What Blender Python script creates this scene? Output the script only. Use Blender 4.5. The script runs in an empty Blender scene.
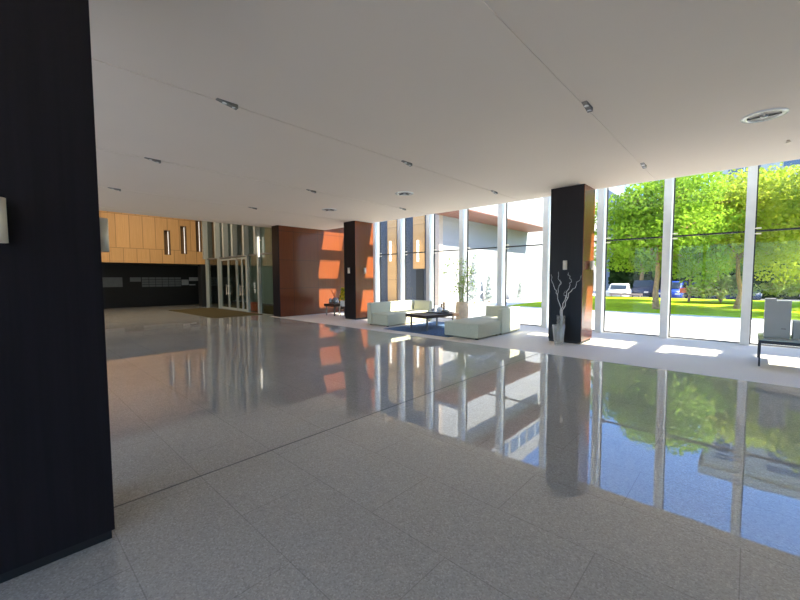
import bpy, bmesh, math, random
from mathutils import Vector, Matrix, Euler
random.seed(7)
S = bpy.context.scene
COL = S.collection
PI = math.pi
CAM_H = 1.55
CEIL = 3.66          # lobby ceiling
SUN = Vector((1.2, 0.19, 1.0)).normalized()   # towards the sun

# ------------------------------------------------------------------ materials
def new_mat(name):
    m = bpy.data.materials.new(name); m.use_nodes = True
    nt = m.node_tree
    return m, nt, nt.nodes['Principled BSDF'], nt.links
def tex_coord(nt, scale=(1, 1, 1), rot=(0, 0, 0), loc=(0, 0, 0), kind='Object'):
    tc = nt.nodes.new('ShaderNodeTexCoord'); mp = nt.nodes.new('ShaderNodeMapping')
    mp.inputs['Scale'].default_value = scale; mp.inputs['Rotation'].default_value = rot
    mp.inputs['Location'].default_value = loc
    nt.links.new(tc.outputs[kind], mp.inputs['Vector'])
    return mp.outputs['Vector']
def ramp(nt, fac, stops):
    r = nt.nodes.new('ShaderNodeValToRGB'); e = r.color_ramp.elements
    while len(e) < len(stops): e.new(0.5)
    for i, (p, c) in enumerate(stops):
        e[i].position = p; e[i].color = (*c, 1)
    nt.links.new(fac, r.inputs['Fac']); return r.outputs['Color']
def noise(nt, vec, scale, detail=3, rough=0.5):
    n = nt.nodes.new('ShaderNodeTexNoise'); n.inputs['Scale'].default_value = scale
    n.inputs['Detail'].default_value = detail; n.inputs['Roughness'].default_value = rough
    nt.links.new(vec, n.inputs['Vector']); return n.outputs['Fac']
def plain(name, c, rough=0.6, metal=0.0, var=0.06, scale=6.0, spec=0.5, bump=0.0, bscale=80):
    m, nt, b, L = new_mat(name)
    v = tex_coord(nt)
    f = noise(nt, v, scale)
    lo = tuple(x * (1 - var) for x in c); hi = tuple(min(1, x * (1 + var)) for x in c)
    L.new(ramp(nt, f, [(0.3, lo), (0.7, hi)]), b.inputs['Base Color'])
    b.inputs['Roughness'].default_value = rough; b.inputs['Metallic'].default_value = metal
    b.inputs['Specular IOR Level'].default_value = spec
    if bump:
        bp = nt.nodes.new('ShaderNodeBump'); bp.inputs['Strength'].default_value = bump
        bp.inputs['Distance'].default_value = 0.005
        L.new(noise(nt, v, bscale, 2), bp.inputs['Height']); L.new(bp.outputs['Normal'], b.inputs['Normal'])
    return m
def wood(name, c1, c2, rough=0.35, axis=2, grain=14, spec=0.5):
    m, nt, b, L = new_mat(name)
    sc = [grain, grain, grain]; sc[axis] = 0.5
    v = tex_coord(nt, scale=sc)
    L.new(ramp(nt, noise(nt, v, 2.0, 5, 0.6), [(0.25, c1), (0.75, c2)]), b.inputs['Base Color'])
    b.inputs['Roughness'].default_value = rough; b.inputs['Specular IOR Level'].default_value = spec
    return m
def panelled(name, c1, c2, seam, width, height, rough, axes='YZ', mortar=0.012, offset=0.5, loc=(0, 0, 0), grain=True, spec=0.5):
    """big panels with thin open seams"""
    m, nt, b, L = new_mat(name)
    tc = nt.nodes.new('ShaderNodeTexCoord'); sp = nt.nodes.new('ShaderNodeSeparateXYZ'); cb = nt.nodes.new('ShaderNodeCombineXYZ')
    L.new(tc.outputs['Object'], sp.inputs[0])
    L.new(sp.outputs[axes[0]], cb.inputs['X']); L.new(sp.outputs[axes[1]], cb.inputs['Y'])
    mp = nt.nodes.new('ShaderNodeMapping'); mp.inputs['Location'].default_value = loc
    L.new(cb.outputs[0], mp.inputs['Vector'])
    br = nt.nodes.new('ShaderNodeTexBrick'); br.offset = offset
    br.inputs['Scale'].default_value = 1; br.inputs['Brick Width'].default_value = width; br.inputs['Row Height'].default_value = height
    br.inputs['Mortar Size'].default_value = mortar; br.inputs['Mortar Smooth'].default_value = 0.1
    br.inputs['Mortar'].default_value = (*seam, 1)
    L.new(mp.outputs[0], br.inputs['Vector'])
    mp2 = nt.nodes.new('ShaderNodeMapping'); mp2.inputs['Scale'].default_value = (14, 0.6, 1) if grain else (3, 3, 3)
    L.new(cb.outputs[0], mp2.inputs['Vector'])
    f = noise(nt, mp2.outputs[0], 1.6, 5, 0.6)
    for k, s in (('Color1', 1.0), ('Color2', 0.88)):
        L.new(ramp(nt, f, [(0.3, tuple(x * s for x in c1)), (0.7, tuple(x * s for x in c2))]), br.inputs[k])
    L.new(br.outputs['Color'], b.inputs['Base Color'])
    b.inputs['Roughness'].default_value = rough; b.inputs['Specular IOR Level'].default_value = spec
    return m
def glass_mat(name, tint=(0.95, 0.98, 0.97), ior=1.45, gloss=1.0):
    m = bpy.data.materials.new(name); m.use_nodes = True; nt = m.node_tree; nt.nodes.clear()
    out = nt.nodes.new('ShaderNodeOutputMaterial'); mx = nt.nodes.new('ShaderNodeMixShader')
    tr = nt.nodes.new('ShaderNodeBsdfTransparent'); gl = nt.nodes.new('ShaderNodeBsdfGlossy'); fr = nt.nodes.new('ShaderNodeFresnel')
    tr.inputs['Color'].default_value = (*tint, 1); gl.inputs['Roughness'].default_value = 0.0
    gl.inputs['Color'].default_value = (gloss, gloss, gloss, 1)
    ge = nt.nodes.new('ShaderNodeNewGeometry'); mr = nt.nodes.new('ShaderNodeMapRange')   # same reflectance on both faces of a pane
    mr.inputs['To Min'].default_value = ior; mr.inputs['To Max'].default_value = 1 / ior
    nt.links.new(ge.outputs['Backfacing'], mr.inputs['Value']); nt.links.new(mr.outputs['Result'], fr.inputs['IOR'])
    nt.links.new(fr.outputs[0], mx.inputs[0]); nt.links.new(tr.outputs[0], mx.inputs[1]); nt.links.new(gl.outputs[0], mx.inputs[2])
    nt.links.new(mx.outputs[0], out.inputs[0]); return m
def leaf_mat(name, c1, c2, trans=0.5):
    m = bpy.data.materials.new(name); m.use_nodes = True; nt = m.node_tree; nt.nodes.clear(); L = nt.links
    out = nt.nodes.new('ShaderNodeOutputMaterial'); mx = nt.nodes.new('ShaderNodeMixShader'); mx.inputs[0].default_value = trans
    d = nt.nodes.new('ShaderNodeBsdfDiffuse'); t = nt.nodes.new('ShaderNodeBsdfTranslucent')
    v = tex_coord(nt)
    col = ramp(nt, noise(nt, v, 1.3, 4, 0.7), [(0.3, c1), (0.7, c2)])
    L.new(col, d.inputs['Color']); L.new(col, t.inputs['Color'])
    L.new(d.outputs[0], mx.inputs[1]); L.new(t.outputs[0], mx.inputs[2]); L.new(mx.outputs[0], out.inputs[0]); return m
def emit(name, c, s):
    m, nt, b, L = new_mat(name); b.inputs['Base Color'].default_value = (*c, 1)
    b.inputs['Emission Color'].default_value = (*c, 1); b.inputs['Emission Strength'].default_value = s; return m

def floor_mat():
    m, nt, b, L = new_mat('polished granite')
    v = tex_coord(nt)
    vo = nt.nodes.new('ShaderNodeTexVoronoi'); vo.inputs['Scale'].default_value = 120
    L.new(v, vo.inputs['Vector'])
    sp = nt.nodes.new('ShaderNodeSeparateColor'); L.new(vo.outputs['Color'], sp.inputs[0])
    speck = ramp(nt, sp.outputs[0], [(0.0, (0.37, 0.355, 0.32)), (0.35, (0.45, 0.43, 0.39)), (0.8, (0.48, 0.46, 0.415)), (1.0, (0.58, 0.555, 0.505))])
    cloud = ramp(nt, noise(nt, v, 0.8, 4), [(0.3, (0.93, 0.93, 0.93)), (0.7, (1.05, 1.05, 1.04))])
    mul = nt.nodes.new('ShaderNodeMix'); mul.data_type = 'RGBA'; mul.blend_type = 'MULTIPLY'; mul.inputs[0].default_value = 1
    L.new(speck, mul.inputs[6]); L.new(cloud, mul.inputs[7])
    br = nt.nodes.new('ShaderNodeTexBrick'); br.offset = 0.5
    mp = nt.nodes.new('ShaderNodeMapping'); mp.inputs['Location'].default_value = (0.58 + 1.2, -3.43 + 6.0, 0)
    L.new(v, mp.inputs['Vector']); L.new(mp.outputs[0], br.inputs['Vector'])
    br.inputs['Scale'].default_value = 1; br.inputs['Brick Width'].default_value = 1.2; br.inputs['Row Height'].default_value = 0.6
    br.inputs['Mortar Size'].default_value = 0.003; br.inputs['Mortar Smooth'].default_value = 0.0
    br.inputs['Color1'].default_value = (1, 1, 1, 1); br.inputs['Color2'].default_value = (0.96, 0.96, 0.96, 1)
    br.inputs['Mortar'].default_value = (0.74, 0.74, 0.74, 1)
    mul2 = nt.nodes.new('ShaderNodeMix'); mul2.data_type = 'RGBA'; mul2.blend_type = 'MULTIPLY'; mul2.inputs[0].default_value = 1
    L.new(mul.outputs[2], mul2.inputs[6]); L.new(br.outputs['Color'], mul2.inputs[7])
    L.new(mul2.outputs[2], b.inputs['Base Color'])
    b.inputs['Roughness'].default_value = 0.015; b.inputs['IOR'].default_value = 1.6
    b.inputs['Specular IOR Level'].default_value = 0.6
    bp = nt.nodes.new('ShaderNodeBump'); bp.inputs['Strength'].default_value = 0.02; bp.inputs['Distance'].default_value = 0.02
    L.new(noise(nt, v, 2.2, 2), bp.inputs['Height']); L.new(bp.outputs['Normal'], b.inputs['Normal'])
    return m

M = {}
M['floor'] = floor_mat()
M['honed'] = plain('honed granite', (0.73, 0.66, 0.58), 0.55, var=0.12, scale=60)
M['joint'] = plain('dark joint', (0.13, 0.125, 0.12), 0.7)
M['ceiling'] = plain('ceiling paint', (0.79, 0.70, 0.61), 0.9, var=0.012, scale=0.7, spec=0.2)
M['white'] = plain('white paint', (0.8, 0.8, 0.78), 0.7, var=0.02)
M['brown'] = panelled('brown timber wall', (0.14, 0.032, 0.007), (0.18, 0.043, 0.010), (0.03, 0.012, 0.01), 1.2, 1.15, 0.30, 'YZ', 0.008, 0.0)
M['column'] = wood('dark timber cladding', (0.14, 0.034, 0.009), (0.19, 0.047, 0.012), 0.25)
M['column_shaded'] = wood('shaded timber cladding', (0.011, 0.009, 0.011), (0.018, 0.015, 0.018), 0.4, spec=0.2)  # same dark timber, with the shade of unlit faces put into its colour
M['oak'] = panelled('honey timber panels', (0.60, 0.33, 0.12), (0.70, 0.40, 0.155), (0.30, 0.16, 0.06), 0.55, 1.62, 0.5, 'YZ', 0.012, 0.5, loc=(0.1, 0.18, 0))
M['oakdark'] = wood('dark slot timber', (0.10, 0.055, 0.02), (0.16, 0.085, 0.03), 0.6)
M['black'] = plain('black wall', (0.012, 0.013, 0.013), 0.6)
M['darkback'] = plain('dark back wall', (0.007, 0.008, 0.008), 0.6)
M['greypanel'] = plain('grey wall panel', (0.16, 0.172, 0.172), 0.5)
M['palepanel'] = plain('pale grey wall panel', (0.38, 0.39, 0.39), 0.5)
M['alu'] = plain('brushed aluminium', (0.72, 0.71, 0.69), 0.42, 0.15, var=0.03)
M['alu_hall'] = plain('olive grey aluminium', (0.40, 0.41, 0.36), 0.5, 0.1, var=0.03)
M['steel'] = plain('satin steel', (0.86, 0.77, 0.64), 0.38, 0.15, var=0.03)
M['gasket'] = plain('dark gasket', (0.015, 0.015, 0.017), 0.5)
M['glass'] = glass_mat('window glass', (0.96, 0.975, 0.97), 1.45, 0.3)
M['glass2'] = glass_mat('vestibule glass', (0.80, 0.88, 0.86), 1.5)
M['tube'] = emit('warm white lamp tube', (1.0, 0.93, 0.8), 0.55)
M['sofa'] = plain('sage ivory upholstery', (0.60, 0.585, 0.44), 0.9, var=0.05, scale=40, spec=0.2, bump=0.15, bscale=400)
M['rug'] = plain('navy rug', (0.10, 0.165, 0.28), 0.95, var=0.35, scale=25, spec=0.1, bump=0.4, bscale=300)
M['walnut'] = wood('dark walnut', (0.045, 0.026, 0.018), (0.085, 0.05, 0.034), 0.4, axis=0)
M['blackmetal'] = plain('black metal', (0.02, 0.018, 0.022), 0.4, 0.3)
M['grey_metal'] = plain('grey metal leg', (0.21, 0.20, 0.185), 0.45, 0.4)
M['stoneglass'] = plain('grey green stone top', (0.34, 0.37, 0.33), 0.18)
M['pot'] = plain('sandy ceramic', (0.74, 0.54, 0.36), 0.5, var=0.12, scale=9)
M['soil'] = plain('soil', (0.05, 0.035, 0.025), 0.95)
M['ceramic'] = plain('white ceramic', (0.8, 0.8, 0.78), 0.25)
M['greyceramic'] = plain('grey ceramic', (0.22, 0.23, 0.24), 0.35)
M['pewter'] = plain('pewter', (0.45, 0.45, 0.46), 0.3, 0.7)
M['red_brown'] = plain('rust red vase', (0.20, 0.045, 0.025), 0.4)
M['cork'] = plain('tan wood ornament', (0.42, 0.27, 0.16), 0.6, var=0.2)
M['bamboo'] = plain('bamboo stem', (0.33, 0.33, 0.12), 0.6)
M['greybox'] = plain('matte grey cabinet', (0.42, 0.42, 0.40), 0.55, var=0.02)
M['twig'] = plain('bleached twig', (0.75, 0.72, 0.70), 0.7, var=0.15, scale=30)
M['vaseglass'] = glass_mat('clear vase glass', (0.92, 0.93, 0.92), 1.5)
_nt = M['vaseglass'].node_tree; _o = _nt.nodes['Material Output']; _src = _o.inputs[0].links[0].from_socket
_d = _nt.nodes.new('ShaderNodeBsdfTranslucent'); _d2 = _nt.nodes.new('ShaderNodeBsdfDiffuse'); _a = _nt.nodes.new('ShaderNodeAddShader'); _m = _nt.nodes.new('ShaderNodeMixShader')  # pale diffuse share imitates reflections in the clear glass
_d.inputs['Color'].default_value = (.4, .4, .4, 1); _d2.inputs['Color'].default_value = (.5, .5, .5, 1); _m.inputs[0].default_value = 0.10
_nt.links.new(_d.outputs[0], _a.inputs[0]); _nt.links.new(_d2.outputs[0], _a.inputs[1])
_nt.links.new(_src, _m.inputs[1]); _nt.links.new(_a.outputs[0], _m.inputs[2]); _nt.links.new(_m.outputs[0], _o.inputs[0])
M['orange'] = plain('orange red plastic', (0.75, 0.10, 0.03), 0.45)
M['mat'] = plain('olive brown coir', (0.085, 0.066, 0.03), 0.95, var=0.2, scale=60, spec=0.1, bump=0.5, bscale=300)
M['pave'] = panelled('pale paving', (0.72, 0.69, 0.66), (0.78, 0.75, 0.71), (0.5, 0.49, 0.47), 1.2, 0.6, 0.85, 'XY', 0.006, grain=False)
M['grass'] = plain('lawn grass', (0.36, 0.49, 0.015), 0.95, var=0.22, scale=2.5, spec=0.05, bump=0.8, bscale=60)
M['asphalt'] = plain('asphalt', (0.16, 0.16, 0.17), 0.9)
M['whitewall'] = panelled('white render panels', (0.31, 0.31, 0.325), (0.335, 0.335, 0.35), (0.26, 0.26, 0.27), 3.0, 1.2, 0.8, 'YZ', 0.01, grain=False)
M['tanwall'] = plain('tan stone pier', (0.46, 0.38, 0.32), 0.8)
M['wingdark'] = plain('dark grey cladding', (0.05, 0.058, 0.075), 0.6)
M['greenwall'] = panelled('grey green ribbed wall', (0.48, 0.48, 0.40), (0.55, 0.55, 0.46), (0.25, 0.25, 0.2), 1.2, 6.0, 0.8, 'XZ', 0.02, grain=False)
M['soffit'] = wood('red brown soffit boards', (0.16, 0.06, 0.04), (0.21, 0.085, 0.055), 0.6, axis=1)
M['bark'] = plain('tree bark', (0.36, 0.225, 0.10), 0.9, var=0.35, scale=12, bump=0.6, bscale=30)
M['leaf_green'] = leaf_mat('fresh green leaves', (0.19, 0.33, 0.02), (0.36, 0.52, 0.055))
M['leaf_yellow'] = leaf_mat('yellow green leaves', (0.31, 0.40, 0.025), (0.50, 0.55, 0.075))
M['leaf_mid'] = leaf_mat('mid green leaves', (0.10, 0.22, 0.03), (0.20, 0.38, 0.05))
M['leaf_dark'] = leaf_mat('dark hedge leaves', (0.02, 0.05, 0.015), (0.05, 0.10, 0.03), 0.3)
M['leaf_shadow'] = leaf_mat('shadow grey foliage', (0.58, 0.62, 0.60), (0.72, 0.75, 0.73), 0.3)  # pale grey imitates tree shadows on the white wing wall
M['leaf_arch'] = leaf_mat('olive weeping foliage', (0.20, 0.27, 0.07), (0.36, 0.42, 0.14), 0.4)
M['leaf_pot'] = leaf_mat('bamboo leaves', (0.17, 0.32, 0.03), (0.34, 0.48, 0.07))
M['flower'] = leaf_mat('yellow flower petals', (0.75, 0.60, 0.03), (0.9, 0.75, 0.05), 0.4)
M['carwhite'] = plain('white car paint', (0.8, 0.8, 0.8), 0.2)
M['cargrey'] = plain('slate blue car paint', (0.045, 0.06, 0.11), 0.25)
M['carblue'] = plain('blue car paint', (0.02, 0.05, 0.30), 0.25)
M['carnavy'] = plain('dark navy car paint', (0.025, 0.04, 0.08), 0.25)
M['carglass'] = plain('tinted car glass', (0.03, 0.04, 0.05), 0.1)
M['tyre'] = plain('tyre rubber', (0.02, 0.02, 0.02), 0.8)
M['bumper'] = plain('pink kerb rail paint', (0.62, 0.42, 0.36), 0.6)
M['redlamp'] = plain('red plastic', (0.6, 0.09, 0.05), 0.4)
M['facade'] = plain('beige stone facade', (0.50, 0.47, 0.42), 0.8)
M['winblue'] = plain('blue grey window', (0.10, 0.14, 0.20), 0.15)

# ------------------------------------------------------------------ mesh builder
class MB:
    def __init__(self): self.v = []; self.f = []; self.sm = []
    def add(self, vs, fs, smooth=False):
        o = len(self.v); self.v += [tuple(p) for p in vs]
        self.f += [tuple(i + o for i in f) for f in fs]; self.sm += [smooth] * len(fs); return self
    def box(self, x0, x1, y0, y1, z0, z1):
        vs = [(x, y, z) for z in (z0, z1) for y in (y0, y1) for x in (x0, x1)]
        return self.add(vs, [(0, 2, 3, 1), (4, 5, 7, 6), (0, 1, 5, 4), (2, 6, 7, 3), (0, 4, 6, 2), (1, 3, 7, 5)])
    def bm(self, bm, mat=None, smooth=True):
        if mat is not None: bm.transform(mat)
        bm.verts.index_update()
        self.add([v.co.copy() for v in bm.verts], [[v.index for v in f.verts] for f in bm.faces], smooth)
        bm.free(); return self
    def rbox(self, x0, x1, y0, y1, z0, z1, r=0.02, seg=2, taper=None, smooth=True):
        b = bmesh.new(); bmesh.ops.create_cube(b, size=1)
        for v in b.verts:
            v.co = Vector((x0 + (v.co.x + .5) * (x1 - x0), y0 + (v.co.y + .5) * (y1 - y0), z0 + (v.co.z + .5) * (z1 - z0)))
            if taper and v.co.z > (z0 + z1) / 2: v.co += Vector(taper(v.co))
        bmesh.ops.bevel(b, geom=list(b.edges), offset=r, segments=seg, profile=0.5, affect='EDGES')
        return self.bm(b, smooth=smooth)
    def lathe(self, prof, n=20, c=(0, 0, 0), smooth=True, closed=False):
        vs = []; fs = []
        for r, z in prof:
            for k in range(n):
                a = 2 * PI * k / n; vs.append((c[0] + r * math.cos(a), c[1] + r * math.sin(a), c[2] + z))
        for i in range(len(prof) - 1):
            for k in range(n):
                k2 = (k + 1) % n; fs.append((i * n + k, i * n + k2, (i + 1) * n + k2, (i + 1) * n + k))
        if closed:
            fs.append(tuple(range(n))[::-1]); fs.append(tuple((len(prof) - 1) * n + k for k in range(n)))
        return self.add(vs, fs, smooth)
    def tube(self, pts, rad, n=6, smooth=True):
        pts = [Vector(p) for p in pts]
        if not isinstance(rad, (list, tuple)): rad = [rad] * len(pts)
        vs = []; fs = []
        for i, p in enumerate(pts):
            t = (pts[min(i + 1, len(pts) - 1)] - pts[max(i - 1, 0)]).normalized()
            a = t.cross(Vector((0.31, 0.17, 0.93)))
            if a.length < 1e-3: a = t.cross(Vector((1, 0, 0)))
            a.normalize(); b = t.cross(a)
            for k in range(n):
                an = 2 * PI * k / n; vs.append(p + (a * math.cos(an) + b * math.sin(an)) * rad[i])
        for i in range(len(pts) - 1):
            for k in range(n):
                k2 = (k + 1) % n; fs.append((i * n + k, i * n + k2, (i + 1) * n + k2, (i + 1) * n + k))
        fs.append(tuple(range(n))); fs.append(tuple((len(pts) - 1) * n + k for k in range(n))[::-1])
        return self.add(vs, fs, smooth)
    def leaf(self, p, size, rng=random, aspect=1.7):
        d = Vector((rng.gauss(0, 1), rng.gauss(0, 1), rng.gauss(0, .7))).normalized()
        s = d.cross(Vector((rng.gauss(0, 1), rng.gauss(0, 1), rng.gauss(0, 1)))).normalized()
        p = Vector(p); l = size * aspect * .5; w = size * .5
        self.add([p - d * l, p + s * w, p + d * l, p - s * w], [(0, 1, 2, 3)])
    def build(self, name, mat, parent=None, loc=(0, 0, 0), fix=False):
        me = bpy.data.meshes.new(name); me.from_pydata(self.v, [], self.f)
        me.polygons.foreach_set('use_smooth', self.sm); me.materials.append(M[mat] if isinstance(mat, str) else mat); me.update()
        if fix:
            b = bmesh.new(); b.from_mesh(me); bmesh.ops.recalc_face_normals(b, faces=b.faces); b.to_mesh(me); b.free()
        o = bpy.data.objects.new(name, me); COL.objects.link(o); o.location = loc
        if parent is not None: o.parent = parent
        return o
def tag(o, label=None, cat=None, group=None, kind=None):
    if label: o['label'] = label
    if cat: o['category'] = cat
    if group: o['group'] = group
    if kind: o['kind'] = kind
    return o
def thing(name, label, cat, loc=(0, 0, 0), rz=0.0, group=None):
    o = bpy.data.objects.new(name, None); COL.objects.link(o); o.empty_display_size = 0.1
    o.location = loc; o.rotation_euler = (0, 0, rz); return tag(o, label, cat, group)
def dup(root, loc, rz=None, label=None, group=None):
    r = root.copy(); COL.objects.link(r); r.location = loc
    if rz is not None: r.rotation_euler = (0, 0, rz)
    if label: r['label'] = label
    if group: r['group'] = group
    for ch in list(root.children):
        c = ch.copy(); COL.objects.link(c); c.parent = r
        for g in list(ch.children):
            d = g.copy(); COL.objects.link(d); d.parent = c
    return r
def struct(name, mb, mat, parent=None, loc=(0, 0, 0)):
    o = mb.build(name, mat, parent, loc)
    if parent is None: o['kind'] = 'structure'
    return o
def sroot(name, loc=(0, 0, 0)):
    o = bpy.data.objects.new(name, None); COL.objects.link(o); o.location = loc; o['kind'] = 'structure'; return o

# ------------------------------------------------------------------ room shell
XR, XL, YB = 8.0, -26.0, -5.0
YG = 11.76            # glass plane
POL = 7.56            # the polished floor ends here, honed border beyond
fl = struct('floor', MB().box(XL, XR, YB, POL, -0.12, 0.0), 'floor')
MB().box(-3.115, -3.10, YB, POL, -0.01, 0.0008).build('expansion_joint', 'joint', fl)
struct('trim_1', MB().box(-14.3, XR, POL, YG + 0.08, -0.12, 0.0), 'honed')          # honed border of the floor
struct('trim_2', MB().box(XL, -14.3, POL, 8.06, -0.12, 0.0), 'floor')
# ceiling with narrow recessed slots
slots = [-1.54 - 3.13 * k for k in range(-3, 5)]
slots = sorted(s for s in slots if -14.7 < s < XR)
mb = MB(); sw = 0.035; x = -14.75
for s in slots:
    mb.box(x, s - sw, YB, 9.93, CEIL, CEIL + 0.008); x = s + sw
mb.box(x, XR, YB, 9.93, CEIL, CEIL + 0.008)
mb.box(-14.75, XR, YB, 9.93, CEIL + 0.008, 6.2)
for s in slots: mb.box(s - sw, s + sw, 9.80, 9.93, CEIL, CEIL + 0.008)
struct('ceiling', mb, 'ceiling')
struct('trim_3', MB().box(-13.7, XR, 9.93, 9.96, CEIL, 5.5), 'white')               # bright upstand of the skylight slot
wb = MB().box(XL, XR, YB - .3, YB, 3.45, 6.2)
struct('wall_back', wb, 'ceiling')
struct('wall_back_hall', MB().box(XL, -14.0, YB - .3, YB, 0, 3.45), 'black')
nb = 0
for k in range(11):                                   # unseen glazed facade added behind the camera to brighten the room
    x0, x1 = -14.0 + 2.0 * k, -12.0 + 2.0 * k
    w = sroot('window_added_back_%d' % (k + 1), (x0, YB - .1, 0))
    MB().box(-.06, .06, -.1, .1, 0, 3.45).build('mullion', 'alu', w)
    MB().box(.06, 1.94, -.006, .006, .03, 3.45).build('glass_pane', 'glass', w)
    MB().box(.06, 1.94, -.04, .04, 0, .03).build('sill', 'grey_metal', w)
struct('ground_back', MB().box(-60, 60, -60, YB - .2, -.2, -.02), 'pave')
struct('wall_right', MB().box(XR, XR + .3, YB, YG + .1, 0, 5.5), 'column_shaded')
struct('wall_partition', MB().box(-14.27, -13.77, 7.76, YG + 0.1, 0, 6.5), 'brown')
struct('trim_4', MB().box(-14.27, -13.77, 7.72, 7.76, 0, 6.2), 'column_shaded')
# high entrance hall on the left
WX = -22.3; WB = 2.35
hall = MB().box(XL, -14.75, YB, 8.3, 6.2, 6.5)
struct('ceiling_hall', hall, 'ceiling')
struct('wall_hall_end', MB().box(XL - .3, XL, YB, 8.3, 0, 6.2), 'black')
# timber bulkhead built around its open slots
slot_list = [(6.20, 2.80, 4.08), (6.98, 2.88, 4.37), (7.74, 3.03, 4.76)]
slot_list.sort(); hw = 0.15
mb = MB(); y = YB
for (sy, z0, z1) in slot_list:
    mb.box(WX - .35, WX, y, sy - hw, WB, 6.2)
    mb.box(WX - .35, WX, sy - hw, sy + hw, WB, z0); mb.box(WX - .35, WX, sy - hw, sy + hw, z1, 6.2); y = sy + hw
mb.box(WX - .35, WX, y, 8.02, WB, 6.2)
struct('wall_left', mb, 'oak')
struct('trim_5', MB().box(XL, WX - .35, YB, 8.0, WB, WB + .12), 'black')             # soffit over the dark recess
struct('trim_6', MB().box(WX - .5, WX + .02, 7.80, 8.02, 0, WB), 'black')            # black jamb at the recess end
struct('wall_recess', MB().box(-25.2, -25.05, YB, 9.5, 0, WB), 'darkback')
struct('wall_recess_end', MB().box(XL, WX - .35, 9.5, 9.6, 0, 6.2), 'black')
first = True
for (sy, z0, z1) in slot_list:
    lab = {6.20: 'lowest dark slot niche with lamp in the honey timber wall', 6.98: 'middle slot niche with lamp in the honey timber wall',
           7.74: 'tallest slot niche with lamp in the honey timber wall, nearest the glass entrance'}[sy]
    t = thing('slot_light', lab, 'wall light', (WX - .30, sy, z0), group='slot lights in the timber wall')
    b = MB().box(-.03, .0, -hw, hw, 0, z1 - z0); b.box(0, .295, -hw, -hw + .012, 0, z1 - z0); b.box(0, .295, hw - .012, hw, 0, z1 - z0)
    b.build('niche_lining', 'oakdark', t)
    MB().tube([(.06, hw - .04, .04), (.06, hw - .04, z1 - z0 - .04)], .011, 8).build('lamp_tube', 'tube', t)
# grey panels on the dark back wall
def back_panel(y0, y1, z0, z1, mat, label, rows=0):
    t = thing('wall_panel', label, 'wall panel', (-25.05, (y0 + y1) / 2, z0))
    w = (y1 - y0) / 2; h = z1 - z0
    MB().box(0, .03, -w, w, 0, h).build('panel', mat, t)
    if rows:
        g = MB()
        for k in range(1, rows): g.box(.03, .04, -w, w, h * k / rows - .012, h * k / rows + .012)
        for k in range(1, 6): g.box(.03, .04, -w + 2 * w * k / 6 - .01, -w + 2 * w * k / 6 + .01, 0, h)
        g.build('grid', 'darkback', t)
back_panel(3.70, 4.72, 1.12, 1.64, 'greypanel', 'dark grey wall panel left end of the dark recess')
back_panel(5.07, 5.57, 1.40, 1.64, 'greypanel', 'small grey wall panel between the two large ones in the recess')
back_panel(5.62, 7.60, 1.10, 1.64, 'greypanel', 'long gridded grey wall panel in the dark recess', 4)
back_panel(7.64, 8.02, 1.17, 1.50, 'palepanel', 'square pale panel right of the gridded panel in the recess')
back_panel(8.06, 8.84, 1.42, 1.64, 'palepanel', 'pale bright strip panel at the right end of the dark recess')
back_panel(8.06, 8.40, 1.15, 1.22, 'palepanel', 'thin pale strip below the bright panel in the recess')

# ------------------------------------------------------------------ window wall
fx = [-0.035 - 1.522 * k for k in range(-5, 9)]
fx = [x for x in fx if x < XR]
edges = sorted(fx)
n = 0
bounds = [-13.77] + edges + [XR]
for i in range(len(bounds) - 1):
    x0, x1 = bounds[i], bounds[i + 1]
    n += 1
    w = sroot('window_%d' % n, (x0, YG, 0))
    L_ = x1 - x0
    if x0 in fx:
        fn = MB().box(-.08, .08, -.31, .02, 0, 5.0); fn.build('mullion', 'alu', w)
        MB().box(.082, .105, -.03, .02, 0, 5.0).build('gasket', 'gasket', w)
        MB().box(-.09, .09, -1.85, .02, 4.98, 5.30).build('skylight_beam', 'white', w)
        for zz in (2.52, 2.64): MB().tube([(.08, -.02, zz), (.19, -.02, zz)], .016, 6).build('glass_clamp', 'steel', w)
    a = .105 if x0 in fx else 0; e = L_ - .08 if x1 in fx else L_
    MB().box(a, e, 0, .012, .03, 5.0).build('glass_pane', 'glass', w)
    MB().box(a, e, -.025, .035, 2.56, 2.60).build('transom', 'gasket', w)
    MB().box(a, e, -.04, .03, 0, .03).build('sill', 'grey_metal', w)
struct('trim_7', MB().box(-13.77, XR, 11.40, YG + .10, 5.0, 5.5), 'white')           # head beam outside the skylight
struct('window_skylight', MB().box(-13.7, XR, 9.96, 11.40, 5.32, 5.335), 'glass')

# ------------------------------------------------------------------ glazed entrance (plane y = 8.0)
YE = 8.02
ef = [-21.93 + .02, -20.28, -19.28, -18.25, -17.04, -15.93]
eb = ef + [-14.5]
for i in range(len(eb) - 1):
    x0, x1 = eb[i], eb[i + 1]; n += 1
    w = sroot('window_%d' % n, (x0, YE, 0)); L_ = x1 - x0
    MB().box(-.08, .08, -.22, .02, 2.62, 6.2).build('mullion', 'alu_hall', w)
    if i in (0, 1, 4, 5): MB().box(-.08, .08, -.10, .02, 0, 2.62).build('post', 'alu_hall', w)
    MB().box(.08, L_ - .08, 0, .012, 2.66, 6.2).build('glass_pane', 'glass2', w)
    if i in (0, 4, 5): MB().box(.08, L_ - .08, 0, .012, .03, 2.60).build('lower_pane', 'glass2', w)
    MB().box(-.08, L_ - .08, -.05, .05, 2.59, 2.66).build('transom', 'grey_metal', w)
n_d = 0
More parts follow.
